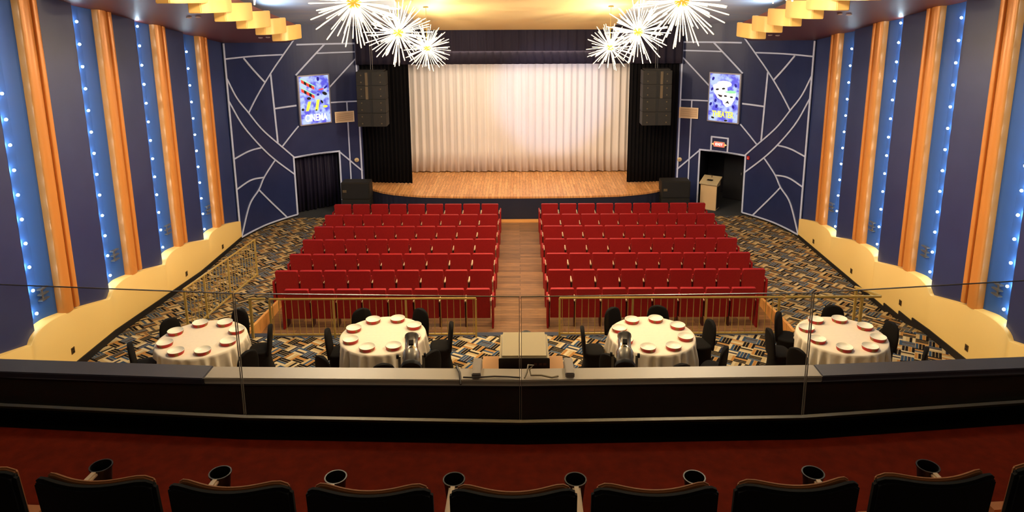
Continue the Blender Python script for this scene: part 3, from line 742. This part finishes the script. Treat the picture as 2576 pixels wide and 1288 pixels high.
def plate_proto():
    e = empty('dinner_plate', (0, 0, 0), 0, 'x', 'plate', 'red-edged plates on the tables')
    MB().lathe([(.0, .012), (.085, .012), (.120, .030), (.134, .048), (.138, .046), (.124, -.001), (0, -.001)][::1], 28).build('plate', mat('plate_white', (246, 238, 216), .3), e, smooth=True)
    m = MB()
    n = 28
    for a0, a1 in ((-.35, .75), (1.15, 2.6), (2.9, 3.6), (4.1, 5.5)):   # red painted fields on the outside of the rim
        rows = [[], []]
        for k in range(9):
            a = a0+(a1-a0)*k/8
            for j, (rr, z) in enumerate(((.1255, .002), (.1388, .0445))): rows[j].append((rr*math.cos(a)*1.004, rr*math.sin(a)*1.004, z-.0008))
        m.grid(rows)
    m.build('red_rim_band', mat('plate_red', (186, 26, 16), .4), e)
    rows = [[], []]
    for k in range(29):
        a = 2*PI*k/28
        for j, (rr, z) in enumerate(((.1250, .001), (.1384, .045))): rows[j].append((rr*math.cos(a)*1.002, rr*math.sin(a)*1.002, z-.0004))
    MB().grid(rows).build('bronze_rim', mat('plate_bronze', (150, 104, 52), .35, .3), e)
    return e
def chair_proto():
    e = empty('banquet_chair', (0, 0, 0), 0, 'x', 'chair', 'black covered chairs around the tables')
    def ring(wx, y0, y1, z, n=24, p=3.2):
        R = []
        for k in range(n):
            a = 2*PI*k/n; cx = math.copysign(abs(math.cos(a))**(2/p), math.cos(a)); cy = math.copysign(abs(math.sin(a))**(2/p), math.sin(a))
            R.append((wx/2*cx, (y0+y1)/2+(y1-y0)/2*cy, z))
        return R
    MB().rings([ring(.48, -.25, .18, 0, p=5), ring(.42, -.215, .14, .16), ring(.41, -.205, .14, .32), ring(.44, -.21, .155, .43), ring(.45, -.21, .16, .455), ring(.41, -.19, .14, .475), ring(.2, -.1, .05, .48)]).build('seat_cover', SPAND, e, smooth=True)
    rs = []
    for z, wv in ((.40, .43), (.52, .43), (.64, .425), (.73, .40), (.80, .36), (.845, .30), (.872, .21), (.885, .10)):
        yb = -.185-.10*(z-.4); rs.append(ring(wv, yb-.04, yb+.035, z, p=2.6))
    MB().rings(rs).build('backrest_cover', SPAND, e, smooth=True)
    return e
tp = table_proto(); scan(tp); pp = plate_proto(); scan(pp); cp = chair_proto(); scan(cp)
chairs = {0: [(-0.63, 0.40), (0.26, 0.70), (0.92, 0.18), (-0.82, -0.35), (0.90, -0.60)], 1: [(-0.43, 0.61), (0.44, 0.60), (0.98, 0.15), (-0.75, -0.05), (-0.67, -0.86), (0.20, -1.07), (0.81, -0.73)], 2: [(-0.47, 0.66), (0.22, 0.71), (0.90, 0.23), (-1.01, 0.02), (-0.73, -0.80), (0.19, -1.07), (0.90, -0.61)], 3: [(-0.72, 0.51), (0.19, 0.72), (0.76, 0.15), (-1.07, -0.04), (0.89, -0.62), (-0.89, -0.63)]}
dirs = ['right', 'far right', 'far', 'far left', 'left', 'near left', 'near', 'near right']
for i, ((tx, ty), nm) in enumerate(tabs):
    place(tp, i == 0, (tx, ty, TZ), 0, 'round banquet table under the white cloth, %s' % nm)
    o = cloth_mb(i, tx, ty).build('tablecloth', CLOTH, smooth=True); o.location = (tx, ty*K, TZ)
    tag(o, 'white pleated cloth hanging over the %s' % nm, 'tablecloth', 'white tablecloths')
    for k in range(8):
        a = k*PI/4+PI/8+(.1 if i in (1, 2) else .05)
        lab = 'red-edged plate, %s, %s' % (nm, ['right edge, stage half', 'stage side, right of centre', 'stage side, left of centre', 'left edge, stage half', 'left edge, balcony half', 'balcony side, left of centre', 'balcony side, right of centre', 'right edge, balcony half'][k])
        place(pp, i == 0 and k == 0, (tx+.585*math.cos(a), ty+.585*math.sin(a)/K, TZ+.754), a+random.uniform(-.4, .4), lab).scale = (1, 1, 1.35)
    for k, (ox, oy) in enumerate(chairs[i]):
        cx = tx+ox; cy = ty+oy/K; a = math.atan2((ty-cy)*K, tx-cx); d = round((90-math.degrees(math.atan2((cy-ty)*K, cx-tx)))/30) % 12
        lab = 'black-covered chair, %s, at %s o\'clock seen from balcony' % (nm, ['twelve', 'one', 'two', 'three', 'four', 'five', 'six', 'seven', 'eight', 'nine', 'ten', 'eleven'][d])
        place(cp, i == 0 and k == 0, (cx, cy, TZ), a-PI/2, lab)

# ------------------------------------------------------------------ chandeliers
ROD_ME = None
def chandelier(x, y, z, seed, label, energy):
    global ROD_ME
    rnd = random.Random(seed)
    e = empty('sputnik_chandelier', (x, y, z), 0, label, 'chandelier', 'starburst chandeliers')
    MB().lathe([(0, -.105), (.06, -.085), (.095, -.035), (.105, 0), (.095, .035), (.06, .085), (0, .105)], 20).build('core', CORE, e, smooth=True)
    top = ceil(y)-z-.065
    MB().tube([(0, 0, .08), (0, 0, top)], .008, 6).build('suspension_rod', BRASS, e)
    MB().lathe([(.07, top-.03), (.07, top), (0, top+.001)], 16).build('canopy', BRASS, e)
    n = 96; base = None; R0 = Matrix.Rotation(rnd.uniform(0, 6), 4, 'Z') @ Matrix.Rotation(rnd.uniform(0, .6), 4, 'X')
    for k in range(n):
        zz = 1-2*(k+.5)/n; rr = math.sqrt(1-zz*zz); a = k*2.399963
        d = R0 @ Vector((rr*math.cos(a), rr*math.sin(a), zz)); d = (d+Vector([rnd.uniform(-.1, .1) for _ in range(3)])).normalized()
        if ROD_ME is None:
            o = MB().tube([(0, 0, .09), (0, 0, .22), (0, 0, .60), (0, 0, .635)], [.003, .0045, .0090, .007], 6).build('glass_rod', ROD, e); ROD_ME = o.data
        else:
            o = bpy.data.objects.new('glass_rod', ROD_ME); C.objects.link(o); o.parent = e
        s = rnd.choice((.78, .9, 1, 1, 1.04)); o.rotation_mode = 'QUATERNION'; o.rotation_quaternion = d.to_track_quat('Z', 'Y'); o.scale = (1, 1, s)
    for q in (-1, 1):
        l = light('chandelier_lamp', 'POINT', (0, 0, .145*q), energy*(1.3 if q > 0 else .85), (1, .79, .53), .022); l.parent = e
    return e
for sd in (-1, 1):
    nm = 'left' if sd < 0 else 'right'
    for i, (y, z, x, pw, ds) in enumerate([(13.8, 5.60, 2.45, 150, 'nearest the stage'), (10.1, 6.25, 2.34, 150, 'second from the stage'), (7.2, 6.85, 2.26, 130, 'third from the stage'), (4.7, 7.47, 2.3, 30, 'nearest the balcony')]):
        chandelier(sd*x-(.03 if sd > 0 else 0), y, z, i+10*sd, 'glowing starburst chandelier in the %s row, %s' % (nm, ds), pw)

# ------------------------------------------------------------------ balcony
def pl(pts, dy=0): return [(x, y+dy) for x, y in pts]
LF = [(-8.1, 4.15), (-4.2, 3.83), (-2.44, 3.74), (0, 3.70), (2.32, 3.73), (4.05, 3.81), (8.1, 4.15)]
def band(pts, w0, w1, z0, z1):    # strip following the front in plan
    m = MB(); rs = []
    for x, y in pts: rs.append([(x, y+w0, z0), (x, y+w1, z0), (x, y+w1, z1), (x, y+w0, z1)])
    return m.rings(rs)
LZ = 4.05
struct('trim_ledge_centre', band([p for p in LF if -2.5 < p[0] < 2.4], -.13, 0, LZ-.05, LZ), LEDGEL, 'metal ledge along the balcony front centre, painted paler for light and reflection', bevel=.006)
struct('trim_ledge_left', band([p for p in LF if p[0] < -2.4], -.14, .005, LZ-.05, LZ+.004), LEDGED, 'slate grey ledge on the left of the balcony front', bevel=.006)
struct('trim_ledge_right', band([p for p in LF if p[0] > 2.3], -.13, 0, LZ-.05, LZ+.002), LEDGED, 'slate grey ledge on the right of the balcony front', bevel=.006)  # colour step stands in for light fading along the ledge
struct('balcony_front', band(LF, -.12, -.02, 2.9, LZ-.05), BLACK, 'outer face of the balcony front below the ledge')
GL = [(-8.1, 3.75), (-3.53, 3.17), (-1.82, 3.06), (0, 3.01), (1.85, 3.04), (3.41, 3.16), (8.1, 3.75)]
rows = [[(x, y-.09, 4.1225) for x, y in GL], [(x, y-.035, 4.13) for x, y in GL], [(x, y-.03, 4.19) for x, y in GL], [(x, y+.03, 4.185) for x, y in GL], [(x, y-.14, LZ-.045) for x, y in [(-8.1, 4.15), (-3.9, 3.81), (-2.1, 3.725), (0, 3.70), (2.1, 3.725), (3.9, 3.80), (8.1, 4.15)]]]  # first row lays a black strip on the carpet as shade
struct('balcony_curb', MB().grid(rows), mat('curb_black', (9, 8, 7), .9, spec=0), 'black apron between glass guard and ledge, with painted shade at its foot')
struct('trim_glass_channel', band(GL, -.012, .012, 4.186, 4.205), mat('olive_channel', (66, 58, 36), .4, .5), 'thin olive metal channel holding the glass guard')
for k in range(1, len(GL)-2):
    (x0, y0), (x1, y1) = GL[k], GL[k+1]
    if k == 1: x0, y0 = -3.85, 3.21
    if k == len(GL)-3: x1, y1 = 3.85, 3.22
    e = empty('glass_panel', ((x0+x1)/2, (y0+y1)/2, 4.2), math.atan2((y1-y0)*K, x1-x0), 'clear glass guard panel on the balcony front, %s' % ['far left one', 'left of the centre joint', 'right of the centre joint', 'far right one'][k-1], 'glass panel', 'glass guard panels')
    Lh = math.dist((x0, y0*K), (x1, y1*K))/2-.004
    MB().box(-Lh, Lh, -.005, .005, .004, .87).build('pane', GLASS, e)
    MB().box(-Lh, Lh, -.0055, .0055, .8705, .8745).build('top_edge', mat('glass_edge', (52, 48, 38), .3), e)
    for q in (-1, 1):
        MB().box(q*(Lh-.002)-.0016, q*(Lh-.002)+.0016, -.0052, .0052, .02, .869).build('side_edge', mat('glass_joint', (120, 116, 104), .3), e)
# balcony floor
struct('balcony_floor', MB().add([(x, y, z) for z in (4.0, 4.12) for x, y in [(-8.3, 1.2), (8.3, 1.2), (8.1, 3.72), (3.41, 3.13), (1.85, 3.01), (0, 2.98), (-1.82, 3.03), (-3.53, 3.14), (-8.1, 3.72)]],
    [tuple(range(8, -1, -1)), tuple(range(9, 18))]+[(i, (i+1) % 9, (i+1) % 9+9, i+9) for i in range(9)]), REDCARP, 'dark red carpet of the balcony')
struct('balcony_step', MB().box(-8.3, 8.3, -1.5, 1.45, 4.0, 4.30), REDCARP, 'raised carpeted step behind the front balcony row')

# balcony seats
def bseat_proto():
    e = empty('balcony_chair', (0, 0, 0), 0, 'x', 'chair', 'black balcony chairs in the front row')
    def panel(grow, y0, y1, ztop, zbot, name, m, bev=.012):
        n = 16; rs = []
        for i in range(n+1):
            u = -1+2*i/n; hw = .252*grow
            x = u*hw; yc = .06*u*u; dz = -.045*abs(u)**8; zt = ztop+.018*u*u+dz
            rs.append([(x, yc+y0-.0, zbot), (x, yc+y1, zbot), (x, yc+y1-.10*(zt-zbot), zt), (x, yc+y0-.10*(zt-zbot), zt)])
        return MB().rings(rs).build(name, m, e, bevel=bev)
    panel(1.0, -.035, .005, .895, .30, 'back_shell', BSEAT)
    panel(.90, .006, .024, .893, .34, 'front_padding', BRIM, .006)
    MB().box(-.225, .225, .09, .20, .30, .58).build('seat_cushion', BRIM, e, bevel=.03)
    a = MB().box(.264, .300, -.03, .385, .575, .60).build('armrest', BEIGE, e, bevel=.008)
    MB().lathe([(.034, .47), (.047, .59), (.052, .592), (.052, .598), (.046, .598), (.034, .50), (0, .50)], 24, (.282, .43, 0)).build('cup_holder', mat('cup_black', (16, 15, 14), .35), a, smooth=True)
    MB().box(.270, .294, .0, .24, 0, .575).build('standard', mat('armrest_stand', (196, 160, 108), .5), e)
    return e
bp_ = bseat_proto(); scan(bp_)
bx = [-2.32, -1.72, -1.16, -.60, -.03, .53, 1.10, 1.67, 2.27]
bn = ['cut off by the left edge of the view', 'leftmost of the fully seen seats', 'second of the fully seen seats from the left', 'third from the left, just left of the centre seat', 'the centre seat, flanked by two cup holders', 'just right of the centre seat', 'second right of the centre seat', 'rightmost of the fully seen seats', 'cut off by the right edge of the view']
for i, x in enumerate(bx):
    y = 1.79+.018*x*x
    place(bp_, i == 0, (x, y, 4.125), .03*x, 'black balcony chair seen from behind, %s' % bn[i])
# ------------------------------------------------------------------ projector, shelf, spotlights
e = empty('projector_shelf', (.02, 3.9, 3.86), 0, 'pale wooden shelf with grey brackets hung on the balcony front under the projector', 'shelf', None, K)
MB().box(-.34, .34, -.17, .16, 0, .03).build('board', WOODL, e)
MB().box(-.34, .34, -.20, -.17, -.03, .04).build('front_edge', mat('shelf_edge', (70, 62, 56), .5), e)
for q in (-1, 1):
    MB().box(q*.36-.035, q*.36+.035, -.30, -.12, .06 if q < 0 else .06, .225).build('bracket', mat('bracket_grey', (150, 144, 142), .4, .3), e, bevel=.006)
    MB().box(q*.36-.03, q*.36+.03, -.19, -.13, -.2, .08).build('bracket_arm', STEEL, e)
e = empty('projector', (.03, 3.95, 3.895), 0, 'large cream-topped projector with a black rear panel on the balcony front', 'projector', None, K)
MB().box(-.2, .2, -.17, .17, .02, .19).build('case', mat('projector_cream', (240, 222, 178), .4), e, bevel=.022, bseg=3)
MB().box(-.205, .205, -.182, -.170, .012, .188).build('rear_panel', mat('projector_black', (22, 14, 14), .5), e, bevel=.005)
for q in (-1, 1): MB().box(q*.15-.02, q*.15+.02, -.12, .12, 0, .02).build('foot', BLACK, e)
MB().box(-.045, -.040, -.168, .168, .1895, .1915).build('seam', mat('seam_tan', (170, 146, 104), .5), e)
MB().box(-.045, -.03, -.186, -.182, .02, .18).build('cable_strap', STEEL, e)
for k, x in enumerate((.09, .13, .165)): MB().box(x-.012, x+.012, -.185, -.182, .13, .15).build('port', mat('port_brown', (86, 46, 34), .5), e)
q = MB().lathe([(.0, .0), (.06, 0), (.06, .05), (.05, .05), (.045, .02), (0, .02)], 20, (0, 0, 0)).build('lens', BLACK, e); q.location = (0.02, .17, .10); q.rotation_euler = (-PI/2, 0, 0)
o = deep(MB().tube([(-.44, 3.592, LZ+.012), (-.36, 3.588, LZ+.012), (-.2, 3.60, LZ+.012), (-.1, 3.595, LZ+.012), (.0, 3.585, LZ+.012)], .006, 6)).build('cable', mat('cable_grey', (70, 62, 56), .5), smooth=True); tag(o, 'thin grey cable lying along the ledge below the projector', 'cable')
o = deep(MB().tube([(.03, 3.58, LZ+.012), (.05, 3.62, LZ+.03), (.06, 3.66, LZ+.06), (.1, 3.67, LZ+.05), (.07, 3.65, LZ+.03), (.08, 3.6, LZ+.02), (.16, 3.60, LZ+.02), (.24, 3.585, LZ+.012), (.29, 3.60, LZ+.012)], .007, 6)).build('cable_bundle', mat('cable_tan', (150, 134, 104), .5), smooth=True); tag(o, 'tangled tan cables looped at the centre of the ledge', 'cable')
o = deep(MB().tube([(-.52, 3.74, LZ-.05), (-.50, 3.70, LZ+.02), (-.47, 3.63, LZ+.02), (-.455, 3.555, LZ-.02)], .009, 6)).build('cable', mat('cable_grey', (70, 62, 56), .5), smooth=True); tag(o, 'dark cable draped over the ledge left of the projector', 'cable')
for sd in (-1, 1):
    nm = 'left' if sd < 0 else 'right'
    e = empty('stage_spotlight', (sd*.90-.02, 3.98, 3.825), math.radians(-6*sd), 'silver stage spotlight clamped to the balcony front, %s of the projector' % nm, 'spotlight', 'spotlights on the balcony front')
    R = Matrix.Rotation(math.radians(-62), 4, 'X')
    def rot(mb, pv=(0, 0, .13)):
        mb.v = [tuple(R @ (Vector(v))+Vector(pv)) for v in mb.v]; return mb
    rot(MB().lathe([(.0, -.10), (.055, -.10), (.072, -.08), (.075, .02), (.062, .05), (.055, .06), (.055, .18), (.06, .185), (.06, .20), (.05, .20)], 24)).build('barrel', CHROME, e, smooth=True)
    rot(MB().lathe([(.068, -.125), (.082, -.125), (.085, -.10), (.078, -.085), (.068, -.09), (.068, -.125)], 24)).build('rear_ring', BLACK, e, smooth=True)
    rot(MB().lathe([(.0, .0), (.05, 0), (.03, .001)], 16, (0, 0, -.106))).build('lamp_cap', mat('cap_dark', (50, 44, 36), .4), e)
    yk = [(-.10, 0, .13), (-.10, 0, -.01), (.10, 0, -.01), (.10, 0, .13)]
    for a, b in zip(yk, yk[1:]): MB().obox(a, b, .022, .006, (0, 1, 0)).build('yoke', CHROME, e)
    for q in (-1, 1):
        k = MB().lathe([(0, 0), (.02, 0), (.02, .02), (0, .022)], 14).build('knob', BLACK, e); k.location = (q*.104, 0, .13); k.rotation_euler = (0, q*PI/2, 0)
    rot(MB().box(-.02, .02, -.085, -.06, .06, .1)).build('shutter_handle', BLACK, e)
    MB().box(-.02, .02, -.13, .01, -.035, -.015).build('clamp', BLACK, e)
    light('spotlight_beam', 'SPOT', (sd*.90, 4.2, 4.08), 260, (1, .86, .68), .05, (sd*1.6, 18, 3.0), math.radians(25), .7)
